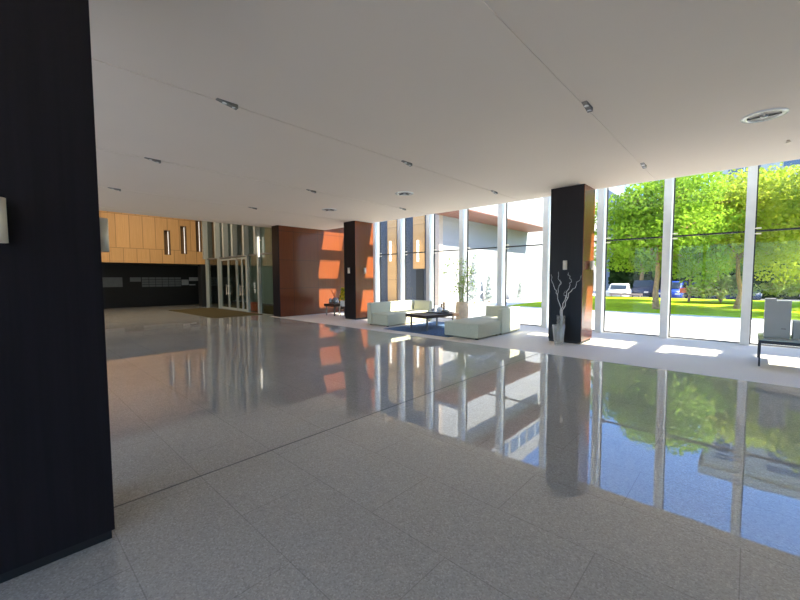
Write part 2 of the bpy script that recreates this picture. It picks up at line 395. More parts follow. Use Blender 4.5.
for (x0, x1, hs) in [(-20.16, -19.22, 1), (-19.20, -18.27, -1), (-18.20, -17.68, 1), (-17.66, -17.14, -1)]:
    n_d += 1
    d = sroot('door_%d' % n_d, (x0, YE, 0)); L_ = x1 - x0
    fr = MB().box(0, .045, -.03, .03, .01, 2.55).box(L_ - .045, L_, -.03, .03, .01, 2.55).box(.06, L_ - .06, -.03, .03, 2.47, 2.55).box(.06, L_ - .06, -.03, .03, .01, .10)
    fr.build('door_frame', 'alu_hall', d)
    MB().box(.06, L_ - .06, -.006, .006, .10, 2.47).build('glass_pane', 'glass2', d)
    hx = L_ - .10 if hs > 0 else .10
    hb = MB().tube([(hx, -.09, .75), (hx, -.09, 1.25)], .016, 8).tube([(hx, -.09, .82), (hx, 0, .82)], .01, 6).tube([(hx, -.09, 1.18), (hx, 0, 1.18)], .01, 6)
    hb.build('door_handle', 'steel', d)
# white marks stuck on the glass
def decal(z, pts, label):
    t = MB()
    for (x0, x1, z0, z1) in pts: t.box(x0, x1, -.004, 0, z0, z1)
    tag(t.build('window_decal', 'ceramic', None, (-16.50, YE, z)), label, 'sticker')
decal(1.16, [(-.05, .09, .15, .20), (-.05, .0, .07, .15), (-.05, .09, .06, .10), (.04, .09, -.02, .06), (-.05, .09, -.03, .01)], 'upper white mark on the entrance glass')
decal(0.92, [(-.06, .10, .11, .16), (.03, .10, -.03, .11)], 'lower white mark on the entrance glass')
t = thing('tube_lamp', 'upright warm white tube lamp on the entrance glass right of the doors', 'wall lamp', (-15.80, YE - .0, 2.50))
MB().tube([(0, -.10, .0), (0, -.10, .87)], .04, 10).build('lamp_tube', 'tube', t)
for zz in (.1, .7): MB().box(-.02, .02, -.07, 0, zz, zz + .06).build('bracket', 'steel', t)
mt = MB().rbox(-20.9, -15.3, 5.75, 7.80, 0.0, 0.018, .008, 1, smooth=False)
tag(mt.build('entrance_mat', 'mat'), 'wide olive brown entrance mat before the glass doors', 'mat')
# ------------------------------------------------------------------ courtyard behind the entrance
struct('trim_8', MB().box(-26, -14.3, 8.06, 11.3, -.15, -.005), 'mat')
struct('ceiling_sunblock', MB().box(-26, -14.3, 8.3, 11.3, 6.2, 6.5), 'greenwall')  # unseen roof added to keep the courtyard in shade
struct('wall_sunblock_right', MB().box(-14.27, -13.9, YG + .1, 11.9, 0, 6.5).box(-14.6, -14.27, 8.3, 11.9, 0, 6.5), 'greenwall')  # added to close the gap where sun leaked into the hall
struct('wall_sunblock_left', MB().box(-26.3, -26, 8.3, 11.6, 0, 6.5), 'greenwall')  # added on the open side to keep the sun out
struct('wall_courtyard', MB().box(-26, -14.0, 11.3, 11.6, 0, 6.2), 'greenwall')
t = thing('storage_crate', 'orange red plastic crate seen behind the entrance glass', 'crate', (-17.2, 8.38, -.005))
b = MB().rbox(-.30, .30, -.14, .14, 0, .38, .03, 2); b.build('body', 'orange', t)
MB().rbox(-.32, .32, -.16, .16, .38, .42, .012, 1).build('lid', 'orange', t)

# ------------------------------------------------------------------ columns and their sconces
def column(x0, x1, y0, y1, label, side='column'):
    t = thing('column', label, 'column', ((x0 + x1) / 2, (y0 + y1) / 2, 0))
    a, b = (x1 - x0) / 2, (y1 - y0) / 2
    MB().box(-a, a, -b, b, .06, CEIL).build('cladding', 'column_shaded', t)  # darker timber copy puts the shade of the front into the colour
    MB().box(-a + .012, a - .012, -b + .012, b - .012, 0, .06).build('plinth', 'black', t)
    s = MB(); s.box(a, a + .012, -b, b, .06, CEIL)  # thin face so a sunlit side can keep the unshaded colour
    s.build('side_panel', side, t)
    return t
column(-3.47, -2.732, -0.40, 0.42, 'huge shaded dark timber column cut by the left edge of the photo', 'column_shaded')
column(-3.56, -2.812, 9.16, 9.95, 'dark square column with the branch vase at its foot')
column(-11.36, -10.712, 9.10, 10.0, 'dark square column behind the left end of the sofas')
def sconce(loc, rz, label):
    t = thing('wall_sconce', label, 'wall lamp', loc, rz, 'steel sconces on the columns')   # faces -y before turning
    h = .215
    MB().lathe([(.040, .0), (.046, .0), (.046, h), (.040, h), (.040, .0)], 24, (0, -.056, 0)).build('shade', 'steel', t)
    MB().box(-.016, .016, -.014, 0, .085, .15).build('back_plate', 'gasket', t)
    MB().box(-.010, .010, -.022, -.012, .10, .135).build('bracket', 'gasket', t)
    MB().lathe([(.001, .06), (.034, .06), (.038, .10), (.038, .16), (.001, .165)], 16, (0, -.056, 0)).build('lamp', 'ceramic', t)
    return t
Zs = 1.728
s0 = sconce((-3.18, 9.16, Zs), 0, 'round steel sconce on the dark front of the branch vase column')
def sc(loc, rz, label): dup(s0, loc, rz, label)
sc((-2.80, 9.62, Zs), PI / 2, 'round steel sconce on the sunlit side of the branch vase column')
sc((-11.02, 9.10, Zs), 0, 'round steel sconce on the dark front of the column by the sofas')
sc((-10.70, 9.52, Zs), PI / 2, 'round steel sconce on the orange sunlit side of the column by the sofas')
sc((-2.72, 0.008, Zs), PI / 2, 'round steel sconce at the left edge of the photo on the shaded column')
sc((-3.10, 0.42, Zs), PI, 'round steel sconce peeping past the right edge of the shaded column')

# ------------------------------------------------------------------ ceiling fittings
t0 = thing('slot_spotlight', '', 'ceiling light', (-1.54, 5.08, CEIL), 0, 'spotlights in the ceiling slots')
hb = MB()
# a wedge body leaning out of the slot: deep towards the windows
L1, w1 = .15, .030
vs = [(-w1, -L1, .008), (w1, -L1, .008), (w1, L1 * .6, .008), (-w1, L1 * .6, .008), (-w1, -L1, -.002), (w1, -L1, -.002), (w1, L1 * .6, -.045), (-w1, L1 * .6, -.045)]
hb.add(vs, [(0, 1, 2, 3), (4, 7, 6, 5), (0, 4, 5, 1), (1, 5, 6, 2), (2, 6, 7, 3), (3, 7, 4, 0)])
hb.build('housing', 'grey_metal', t0)
for yy in (-.06, .055): MB().lathe([(.002, -.004), (.026, -.004), (.028, .02)], 12, (0, yy, -.036 if yy > 0 else -.020)).build('lens', 'ceramic', t0)
spots = [(-1.54, 8.42, 'slot spotlight nearest the windows in the ceiling slot right of the vase column'),
         (-1.54, 5.08, 'largest slot spotlight, in the ceiling slot at right of centre'),
         (-4.67, 2.02, 'slot spotlight with dark tail in the ceiling near the shaded column'),
         (-4.67, 5.25, 'middle slot spotlight of the long ceiling slot above the room centre'),
         (-4.67, 8.46, 'slot spotlight nearest the windows in the slot above the pale sofas'),
         (-7.80, 2.02, 'small far slot spotlight in the second slot from the shaded column'),
         (-7.80, 5.30, 'small slot spotlight left of the round downlights'),
         (-7.80, 8.55, 'small slot spotlight just behind the middle round downlight'),
         (-10.93, 2.02, 'faint slot spotlight beside the top of the honey timber wall'),
         (-10.93, 5.35, 'faint slot spotlight above the glass entrance')]
for k, (sx_, sy_, lab) in enumerate(spots):
    if k == 0:
        t0.location = (sx_, sy_, CEIL); t0['label'] = lab
    else: dup(t0, (sx_, sy_, CEIL), None, lab)
d0 = thing('round_downlight', 'large round downlight at the right edge of the ceiling', 'ceiling light', (0.06, 6.96, CEIL), 0, 'round downlights')
MB().lathe([(.165, -.002), (.172, -.014), (.225, -.012), (.232, 0)], 40).build('trim_ring', 'ceramic', d0)
MB().lathe([(.001, .0), (.05, -.001), (.09, -.004), (.13, -.010), (.168, -.004)], 40).build('reflector', 'grey_metal', d0)
MB().lathe([(.001, -.030), (.03, -.028), (.045, -.012), (.045, -.002)], 20).build('lamp', 'pewter', d0)
MB().box(-.165, .165, -.006, .006, -.022, -.004).box(-.006, .006, -.165, .165, -.022, -.004).build('louvre', 'grey_metal', d0)
dup(d0, (-6.39, 7.05, CEIL), None, 'round downlight in the middle of the ceiling above the sofas')
dup(d0, (-9.55, 7.1, CEIL), None, 'round downlight farthest away near the dark columns')
sm = MB().lathe([(.02, 0), (.02, -.02), (.035, -.03), (.001, -.035)], 14)
tag(sm.build('sprinkler_head', 'steel', None, (0.36, 8.48, CEIL)), 'tiny ceiling sprinkler head near the right edge', 'sprinkler')

# ------------------------------------------------------------------ lounge group
def sofa(name, label, x, y, sx, sy, backs, seat=.40, bh=.73, bt=.24, group='pale modular sofa pieces'):
    """module with its base at (x, y) lower-left corner; backs: '-x', '+x', '+y' """
    t = thing(name, label, 'sofa', (x + sx / 2, y + sy / 2, 0), 0, group)
    a, b = sx / 2, sy / 2
    x0, x1, y1 = -a, a, b
    if '-x' in backs: x0 = -a + bt
    if '+x' in backs: x1 = a - bt
    if '+y' in backs: y1 = b - bt
    MB().rbox(x0, x1, -b, y1, .025, seat, .045, 4).build('seat', 'sofa', t)
    for s in backs:
        if s == '-x': MB().rbox(-a, -a + bt, -b, b, .025, bh, .04, 4, lambda c: (-.07 if c.x > -a + .1 else 0, 0, 0)).build('backrest', 'sofa', t)
        if s == '+x': MB().rbox(a - bt, a, -b, b, .025, bh, .04, 4, lambda c: (.07 if c.x < a - .1 else 0, 0, 0)).build('backrest', 'sofa', t)
        if s == '+y': MB().rbox(x0, x1, b - bt, b, .025, bh, .04, 4, lambda c: (0, .07 if c.y < b - .1 else 0, 0)).build('backrest', 'sofa', t)
    for ix in (-1, 1):
        for iy in (-1, 1):
            MB().box(ix * (a - .1) - .03, ix * (a - .1) + .03, iy * (b - .1) - .03, iy * (b - .1) + .03, 0, .04).build('foot', 'blackmetal', t)
    return t
sofa('sofa_module', 'pale sofa piece with left backrest nearest the dark column', -9.33, 8.41, .98, 1.15, ['-x'])
sofa('sofa_module', 'pale corner sofa piece at the back left, nearest the windows', -9.33, 9.575, .98, 1.15, ['-x', '+y'])
sofa('ottoman', 'low pale green backless ottoman in front on the right', -5.92, 8.08, 1.05, 1.17, [])
sofa('sofa_module', 'pale corner sofa piece with bright sunlit back behind the ottoman', -5.92, 9.265, 1.07, 1.10, ['+x', '+y'], bh=.71, bt=.20)
tag(MB().rbox(-8.12, -5.7, 7.98, 10.6, 0.0, .012, .005, 1, smooth=False).build('rug', 'rug'), 'navy blue rug under the coffee table', 'rug')
# coffee table, slightly turned
ct = thing('coffee_table', 'low dark walnut coffee table on the navy rug', 'table', (-7.12, 9.12, .012), math.radians(-9))
MB().rbox(-.46, .46, -.70, .70, .36, .45, .012, 2, smooth=False).build('tabletop', 'walnut', ct)
MB().rbox(-.34, .34, .05, .62, .452, .475, .006, 1, smooth=False).build('inset_tray', 'blackmetal', ct)
for ix in (-1, 1):
    for iy in (-1, 1):
        MB().box(ix * .36 - .022, ix * .36 + .022, iy * .54 - .022, iy * .54 + .022, 0, .36).build('leg', 'grey_metal', ct)
ct_m = Matrix.Translation(Vector((-7.12, 9.12, .012))) @ Matrix.Rotation(math.radians(-9), 4, 'Z')
def on_ct(x, y, z=.475): return ct_m @ Vector((x, y, z))
def cup(name, prof, mat, label, cat, loc, n=16): return tag(MB().lathe(prof, n, closed=True).build(name, mat, None, loc), label, cat)
cup('mug', [(.035, 0), (.045, .01), (.048, .10), (.042, .10), (.040, .02)], 'greyceramic', 'brown grey mug at the left of the coffee table tray', 'cup', on_ct(-.26, .26))
cup('teapot', [(.04, 0), (.09, .03), (.10, .08), (.06, .13), (.02, .15), (.015, .18)], 'ceramic', 'round white teapot on the coffee table', 'teapot', on_ct(-.10, .40))
cup('cup', [(.03, 0), (.042, .03), (.045, .08), (.04, .08), (.03, .02)], 'ceramic', 'small white cup beside the white teapot', 'cup', on_ct(.10, .25))
cup('bowl', [(.05, 0), (.10, .04), (.13, .08), (.12, .08), (.05, .02)], 'ceramic', 'shallow white bowl at the far end of the coffee table', 'bowl', on_ct(.20, .45))
tag(MB().rbox(-.15, .15, -.10, .10, 0, .025, .003, 1, smooth=False).build('book', 'ceramic', None, on_ct(-.10, .15)), 'white book lying on the coffee table tray', 'book')
t = thing('carved_ornament', 'tan carved wooden ornament standing on the coffee table', 'ornament', on_ct(-.10, .56))
MB().rbox(-.10, .10, -.045, .045, 0, .03, .006, 1).build('base', 'cork', t)
MB().rbox(-.085, -.035, -.03, .03, .03, .24, .012, 2).build('post', 'cork', t); MB().rbox(.005, .065, -.03, .03, .03, .30, .012, 2).build('post', 'cork', t)

# potted bamboo
pt = thing('potted_bamboo', 'tall airy bamboo in a sandy barrel pot by the windows', 'plant', (-7.27, 10.98, 0))
MB().lathe([(.001, 0), (.16, 0), (.20, .10), (.235, .32), (.235, .48), (.20, .68), (.195, .72), (.17, .72), (.17, .64)], 28).build('pot', 'pot', pt)
MB().lathe([(.001, .65), (.172, .65)], 20).build('soil', 'soil', pt)
rg = random.Random(3); stems = MB(); lv = MB()
for k in range(9):
    a = rg.uniform(0, 2 * PI); r0 = rg.uniform(0, .10); top = rg.uniform(1.5, 2.35); out = rg.uniform(.1, 1.15)
    p = [Vector((r0 * math.cos(a) + out * u * u * math.cos(a), r0 * math.sin(a) * .6 + .35 * out * u * u * math.sin(a), .64 + (top - .64) * u)) for u in [j / 6 for j in range(7)]]
    stems.tube(p, [.012 - .0014 * j for j in range(7)], 5)
    for j in range(2, 7):
        for q in range(rg.randint(1, 3)):
            dr = Vector((rg.gauss(0, 1), rg.gauss(0, .6), rg.gauss(0.1, .4))).normalized() * rg.uniform(.1, .38)
            e = p[j] + dr; stems.tube([p[j], p[j] + dr * .5 + Vector((0, 0, .03)), e], [.005, .004, .003], 4)
            for _ in range(rg.randint(4, 7)):
                lv.leaf(e + Vector((rg.gauss(0, .06), rg.gauss(0, .06), rg.gauss(0, .05))), rg.uniform(.022, .042), rg, 2.4)
stems.build('stems', 'bamboo', pt); lv.build('leaves', 'leaf_pot', pt)

# glass vases and branches
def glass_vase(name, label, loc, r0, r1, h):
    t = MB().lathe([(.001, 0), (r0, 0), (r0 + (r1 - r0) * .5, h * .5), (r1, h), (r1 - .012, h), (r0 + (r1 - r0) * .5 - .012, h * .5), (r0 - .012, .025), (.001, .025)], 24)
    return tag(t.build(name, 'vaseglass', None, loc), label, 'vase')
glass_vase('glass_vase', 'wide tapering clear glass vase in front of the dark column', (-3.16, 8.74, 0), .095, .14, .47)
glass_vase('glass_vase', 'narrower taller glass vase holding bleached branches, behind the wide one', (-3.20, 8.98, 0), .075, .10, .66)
br = MB(); rg = random.Random(11)
base = Vector((-3.20, 8.98, .04))
def view_pt(dx, dz, dy=0):          # dx: sideways offset at the vase
    return base + Vector((dx * .92, -.10 - abs(dx) * .05 + dy, dz - .04))
def branch(knots, r):
    pts = []
    for i in range(len(knots) - 1):
        for u in (0, .25, .5, .75):
            a = Vector(knots[i]); b = Vector(knots[i + 1]); q = a.lerp(b, u)
            if not (i == 0 and u == 0): q += Vector((rg.gauss(0, .012), rg.gauss(0, .01), rg.gauss(0, .008)))
            pts.append(q)
    pts.append(Vector(knots[-1])); m_ = len(pts)
    br.tube(pts, [r * (1 - .75 * i / m_) for i in range(m_)], 5); return pts
p1 = branch([base, view_pt(.03, .75), view_pt(-.06, 1.15), view_pt(-.02, 1.35), view_pt(-.05, 1.68)], .011)
branch([p1[8], view_pt(-.16, 1.33), view_pt(-.20, 1.45), view_pt(-.235, 1.62)], .007)
p2 = branch([base + Vector((.02, 0, 0)), view_pt(.05, .8), view_pt(.13, 1.1), view_pt(.22, 1.35), view_pt(.25, 1.48), view_pt(.20, 1.66)], .011)
p3 = branch([base + Vector((0, .02, 0)), view_pt(.07, .8), view_pt(.23, 1.18), view_pt(.40, 1.38), view_pt(.50, 1.60)], .011)
branch([p3[7], view_pt(.11, 1.15), view_pt(.13, 1.25)], .006)
branch([p1[12], view_pt(.02, 1.42), view_pt(.0, 1.5)], .005)
tag(br.build('twisted_branches', 'twig'), 'bare bleached twisted branches standing in the tall glass vase', 'branches')

# low black table with grey cabinets at the right
bt = thing('low_table', 'low black table with grey green top at the right edge by the windows', 'table', (0.47, 9.45, 0))
MB().rbox(-.32, .32, -.52, .52, .40, .455, .004, 1, smooth=False).build('frame', 'blackmetal', bt)
MB().rbox(-.318, .318, -.518, .518, .455, .475, .004, 1, smooth=False).build('tabletop', 'stoneglass', bt)
for ix in (-1, 1):
    for iy in (-1, 1):
        MB().box(ix * .295 - .013, ix * .295 + .013, iy * .47 - .013, iy * .47 + .013, 0, .40).build('leg', 'blackmetal', bt)
tc = thing('tall_cabinet', 'tall grey box-shaped cabinet standing on the low black table', 'cabinet', (.385, 9.46, .475))
MB().rbox(-.165, .165, -.16, .16, 0, .655, .008, 2, smooth=False).build('body', 'greybox', tc)
MB().rbox(-.155, .155, -.168, -.158, .02, .64, .003, 1, smooth=False).build('door', 'greybox', tc)
MB().box(.05, .11, -.180, -.166, .16, .175).build('handle', 'grey_metal', tc)
MB().rbox(-.165, -.02, -.16, .16, .655, .685, .006, 1, smooth=False).build('lid', 'greybox', tc)
MB().box(-.166, -.1645, -.06, -.05, .02, .64).build('seam', 'grey_metal', tc)
sb = thing('small_cabinet', 'small grey box cut by the right edge, on the low black table', 'cabinet', (.685, 9.50, .475))
MB().rbox(-.10, .10, -.15, .15, 0, .29, .008, 2, smooth=False).build('body', 'greybox', sb)
MB().rbox(-.104, .104, -.154, .154, .29, .31, .006, 1, smooth=False).build('lid', 'greybox', sb)

# little side table by the brown wall
st = thing('bench_table', 'small dark bench table against the brown timber wall', 'table', (-12.68, 9.74, 0))
MB().rbox(-.36, .36, -.40, .40, .38, .49, .006, 1, smooth=False).build('tabletop', 'walnut', st)
for ix in (-1, 1):
    for iy in (-1, 1):
        MB().box(ix * .27 - .022, ix * .27 + .022, iy * .33 - .022, iy * .33 + .022, 0, .38).build('leg', 'grey_metal', st)
cup('jar', [(.05, 0), (.08, .06), (.07, .16), (.04, .20), (.045, .22)], 'pewter', 'leftmost pewter jar on the small bench table', 'jar', (-12.88, 9.57, .49))
cup('jar', [(.06, 0), (.10, .07), (.09, .17), (.05, .22), (.05, .25), (.04, .25)], 'greyceramic', 'dark grey jar in the middle of the small bench table', 'jar', (-12.75, 9.67, .49))
cup('jar', [(.05, 0), (.09, .06), (.08, .14), (.035, .20), (.03, .26)], 'pewter', 'pewter jar with long neck right of the dark grey jar', 'jar', (-12.55, 9.64, .49))
cup('vase', [(.06, 0), (.09, .10), (.07, .24), (.05, .30), (.06, .33)], 'red_brown', 'rust red vase at the back of the small bench table', 'vase', (-12.62, 9.92, .49))
dt = MB(); rg = random.Random(5)
for k in range(7):
    a = rg.uniform(0, 2 * PI)
    dt.tube([(0, 0, 0), (.05 * math.cos(a), .05 * math.sin(a), .15), (.16 * math.cos(a), .16 * math.sin(a), .26 + rg.uniform(0, .1))], [.006, .005, .004], 4)
tag(dt.build('dry_twigs', 'red_brown', None, (-12.75, 9.67, .73)), 'dark dry twigs standing in the dark grey jar', 'branches')
fp = thing('flower_pot', 'bright yellow flowers in a white pot on a stand beside the bench table', 'plant', (-12.15, 9.66, 0))
MB().lathe([(.07, .40), (.12, .44), (.13, .62), (.14, .64), (.12, .64)], 20, closed=True).build('pot', 'ceramic', fp)
MB().lathe([(.001, .30), (.11, .30), (.11, .40), (.001, .40)], 16).build('stand_top', 'walnut', fp)
for k in range(3):
    a = 2 * PI * k / 3; MB().tube([(.08 * math.cos(a), .08 * math.sin(a), .31), (.12 * math.cos(a), .12 * math.sin(a), 0)], .012, 6).build('leg', 'walnut', fp)
f1 = MB(); f2 = MB(); rg = random.Random(8)
for k in range(260):
    u = rg.uniform(0, 1); r = .17 * math.sqrt(rg.random()) * (1.1 - .75 * u)
    a = rg.uniform(0, 2 * PI); p = (r * math.cos(a), r * math.sin(a), .66 + .48 * u)
    (f1 if rg.random() < .6 else f2).leaf(p, rg.uniform(.04, .08), rg, 1.4)
f1.build('flowers', 'flower', fp); f2.build('leaves', 'leaf_pot', fp)

# ------------------------------------------------------------------ outdoors
struct('ground_paving', MB().box(-60, 60, YG + .08, 19.5, -.2, -.02), 'pave')
struct('ground_walkway', MB().box(-60, -9.9, 19.5, 60, -.2, -.02), 'pave')
tag(MB().box(-9.9, 60, 19.5, 34.0, -.2, 0.0).build('lawn', 'grass'), 'sunny green lawn beyond the pale paving', 'lawn', None, 'stuff')
struct('ground_road', MB().box(-9.9, 60, 34.0, 90, -.7, -.5), 'asphalt')
# white wing on the left with its timber canopy
wg = thing('building_wing', 'sunlit white wing of the building with a red brown canopy', 'building', (-12.8, 17.0, 0))
MB().box(-8, 0, .3, 45, -.02, 13).build('wall', 'whitewall', wg)
MB().box(0, 1.3, 1.0, 14, 9.2, 9.25).build('upper_soffit', 'soffit', wg); MB().box(0, 1.32, 1.0, 14, 9.25, 9.45).build('upper_roof', 'whitewall', wg)
for k in range(9):
    w_ = MB().box(0, .05, 3 + 3 * k, 5.6 + 3 * k, 10.2, 11.8).build('window', 'winblue', wg)
    MB().box(.05, .09, 4.2 + 3 * k, 4.3 + 3 * k, 10.2, 11.8).build('window_bar', 'ceramic', w_)
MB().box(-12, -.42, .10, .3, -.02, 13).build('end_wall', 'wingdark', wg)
MB().box(-.42, .04, -.05, .3, -.02, 13).build('pier', 'tanwall', wg)
MB().box(0, 2.0, -.9, 11.4, 5.05, 5.10).build('soffit', 'soffit', wg)
MB().box(0, 2.02, -.92, 11.42, 5.10, 5.30).build('canopy_roof', 'whitewall', wg)
for (a_, b_) in ((-4.08, -3.34), (-1.94, -1.09)): MB().box(a_, b_, .02, .10, 2.1, 6.4).build('timber_panel', 'oak', wg)  # timber strips and tube lamps added to match the pattern in the panes
MB().box(-4.08, -3.34, .02, .10, 0, 2.1).build('timber_panel', 'oak', wg)
MB().box(-1.74, -1.20, .06, .12, 0, 2.05).build('dark_doorway', 'black', wg)
for k_, (lx, lz0, lz1, lab) in enumerate([(-16.5, 2.6, 3.85, 'upright white tube lamp added on the dark wing, showing in the leftmost window'), (-14.25, 2.5, 3.75, 'upright white tube lamp added on the dark wing above its doorway')]):
    tl = thing('tube_lamp', lab, 'wall lamp', (lx, 16.93, lz0))
    MB().tube([(0, -.05, 0), (0, -.05, lz1 - lz0)], .07, 10).build('lamp_tube', 'tube', tl)
    for zz in (.15, .95): MB().box(-.03, .03, -.02, .09, zz, zz + .06).build('bracket', 'steel', tl)
# distant office building
ob = thing('office_building', 'beige office building with blue windows behind the trees', 'building', (16, 52, 0))
MB().box(-19, 24, 0, 14, -.5, 19).build('wall', 'facade', ob)
MB().box(-19.4, 24.5, -.4, 14.4, 19, 19.9).build('parapet', 'facade', ob)
for fz in range(5):
    for k in range(10):
        xx = -16.8 + 4 * k
        w = MB().box(xx - 1.2, xx + 1.2, -.06, 0, 1.6 + 3.5 * fz, 3.9 + 3.5 * fz).build('window', 'winblue', ob)
        MB().box(xx - .05, xx + .05, -.10, -.06, 1.6 + 3.5 * fz, 3.9 + 3.5 * fz).box(xx - 1.2, xx + 1.2, -.10, -.06, 3.1 + 3.5 * fz, 3.2 + 3.5 * fz).build('window_bar', 'ceramic', w)
def tree(label, x, y, trunk_h, crown, nleaf, size, mat, seed, r0=.16, group='trees on the lawn', lean=(0, 0)):
    """crown: list of (dx, dy, z, rx, rz) ellipsoids"""
    rg = random.Random(seed)
    t = thing('tree', label, 'tree', (x, y, 0), 0, group)
    top = max(c[2] for c in crown)
    pts = [Vector((lean[0] * u + rg.gauss(0, .04), lean[1] * u + rg.gauss(0, .04), top * u)) for u in [i / 7 for i in range(8)]]
    pts[0] = Vector((0, 0, .0))
    MB().tube(pts, [r0 * (1.25 if i == 0 else 1 - .11 * i) for i in range(8)], 10).build('trunk', 'bark', t)
    bz = MB(); lf = MB()
    for (dx, dy, z, rx, rz) in crown:
        s = pts[3 if z < top * .7 else 5]
        bz.tube([s, s.lerp(Vector((dx, dy, z)), .5) + Vector((0, 0, .2)), (dx, dy, z)], [r0 * .45, r0 * .3, r0 * .1], 6)
        for _ in range(5):
            d = Vector((rg.gauss(0, 1), rg.gauss(0, 1), rg.gauss(0, .6))).normalized()
            bz.tube([(dx, dy, z), (dx + d.x * rx * .8, dy + d.y * rx * .8, z + d.z * rz * .8)], [r0 * .16, r0 * .05], 4)
    bz.build('branches', 'bark', t)
    tot = sum(c[3] ** 2 * c[4] for c in crown)
    for (dx, dy, z, rx, rz) in crown:
        for _ in range(int(nleaf * rx * rx * rz / tot)):
            d = Vector((rg.gauss(0, 1), rg.gauss(0, 1), rg.gauss(0, 1))).normalized() * (rg.random() ** .4)
            lf.leaf((dx + d.x * rx, dy + d.y * rx, z + d.z * rz), size * rg.uniform(.6, 1.3), rg, 1.4)
    lf.build('foliage', mat, t)
def crown_of(seed, R, z0, z1, k=9):
    rg = random.Random(seed); out = [(0, 0, (z0 + z1) / 2 + .5, R * .6, (z1 - z0) * .42)]
    for i in range(k):
        a = 2 * PI * i / k * 2.4; u = (i + .5) / k
        rr = R * (.62 - .35 * abs(u - .35)); z = z0 + 1.0 + (z1 - z0 - 1.8) * u
        out.append((rr * math.cos(a), rr * math.sin(a), z, R * .42 * rg.uniform(.8, 1.2), rg.uniform(.9, 1.4)))
    return out
tree('fresh green tree with the thick tan trunk nearest the glass', -3.30, 21.9, 2.4, crown_of(1, 3.1, 1.1, 6.9, 14), 26000, .115, 'leaf_green', 21, .13)
tree('yellow green tree with pale slim trunk right of the green tree', -0.42, 24.3, 2.8, crown_of(2, 3.0, 1.4, 6.6, 14), 24000, .115, 'leaf_yellow', 22, .11)
tree('bright yellow tree at the right edge beyond the tall grey cabinet', 3.1, 21.6, 2.6, crown_of(3, 2.7, 1.4, 6.8, 13), 20000, .115, 'leaf_yellow', 23, .12)
tree('slim dark stemmed young tree between the two nearest trees', -2.72, 29.2, 2.0, crown_of(4, 2.4, 1.2, 6.2, 9), 14000, .15, 'leaf_green', 24, .07)
tree('mid green tree on the left behind the nearest green tree', -4.6, 34.0, 3.0, crown_of(5, 2.2, 2.6, 7.0, 9), 7000, .22, 'leaf_mid', 25, .12)
tree('tall mid green tree in the back row behind the slim young tree', -2.2, 44.0, 3.0, crown_of(6, 3.6, 1.8, 9.5, 10), 6500, .38, 'leaf_mid', 26, .2)
tree('tall mid green tree in the back row behind the yellow green tree', 4.4, 43.0, 3.0, crown_of(7, 3.6, 1.8, 9.5, 10), 6500, .38, 'leaf_mid', 27, .2)
tree('mid green tree in the back row on the left', -7.9, 44.0, 3.0, crown_of(8, 3.0, 1.6, 9, 10), 5500, .38, 'leaf_mid', 28, .2)
tree('mid green tree behind the yellow tree at the right edge', 8.0, 31.5, 3.0, crown_of(9, 3.6, 2.2, 9, 9), 6000, .28, 'leaf_mid', 29, .16)
# hedge
hg = MB(); rg = random.Random(31)
for _ in range(16000):
    hg.leaf((rg.uniform(-12, 20), 49.2 + rg.uniform(-.7, .7), -.4 + 4.2 * rg.random() ** .8), rg.uniform(.25, .45), rg, 1.3)
h = thing('hedge', 'long dark hedge along the road behind the lawn', 'hedge', (0, 0, 0))
hg.build('foliage', 'leaf_dark', h)
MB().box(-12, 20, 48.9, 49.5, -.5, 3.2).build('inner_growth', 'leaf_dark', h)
# arching shrubs
def arch_shrub(label, x, y, hgt, spread, seed):
    rg = random.Random(seed); t = thing('weeping_shrub', label, 'shrub', (x, y, 0), 0, 'weeping shrubs on the lawn')
    st_ = MB(); lf = MB()
    for k in range(30):
        a = rg.uniform(0, 2 * PI); R_ = spread * rg.uniform(.5, 1); H_ = hgt * rg.uniform(.7, 1)
        p = [Vector((R_ * u * math.cos(a), R_ * u * math.sin(a), H_ * math.sin(min(PI * .80, PI * .92 * u)))) for u in [i / 8 for i in range(9)]]
        st_.tube(p, .02, 4)
        for q in range(3, 9):
            for _ in range(22): lf.leaf(p[q] + Vector((rg.gauss(0, .12), rg.gauss(0, .12), rg.gauss(-.06, .12))), rg.uniform(.06, .12), rg, 2.6)
    st_.build('stems', 'bark', t); lf.build('foliage', 'leaf_arch', t)
arch_shrub('arching weeping shrub left of the pale slim trunk', -1.2, 29.0, 1.5, 1.6, 41)
arch_shrub('arching weeping shrub right behind the grey cabinets', 2.1, 26.0, 2.1, 1.9, 42)
# pale conifer shapes standing in for tree shadows on the white wing
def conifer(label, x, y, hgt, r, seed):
    rg = random.Random(seed); t = thing('conifer', label, 'tree', (x, y, -.02), 0, 'conifer shadow stand-ins')
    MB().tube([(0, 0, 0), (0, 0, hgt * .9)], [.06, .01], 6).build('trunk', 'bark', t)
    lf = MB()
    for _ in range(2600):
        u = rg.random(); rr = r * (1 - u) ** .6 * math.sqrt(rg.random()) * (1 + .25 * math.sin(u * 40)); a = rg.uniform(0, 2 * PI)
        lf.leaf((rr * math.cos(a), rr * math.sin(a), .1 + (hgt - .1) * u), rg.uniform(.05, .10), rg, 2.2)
    lf.build('foliage', 'leaf_shadow', t)
conifer('tallest pale stand-in for a conifer shadow, behind the potted bamboo', -12.2, 19.75, 3.0, .42, 51)
conifer('shorter pale stand-in for a conifer shadow, right of the tallest one', -12.3, 21.7, 1.7, .26, 52)
conifer('tiny pale stand-in for a conifer shadow near the end of the white wing', -11.9, 25.4, 1.2, .25, 53)
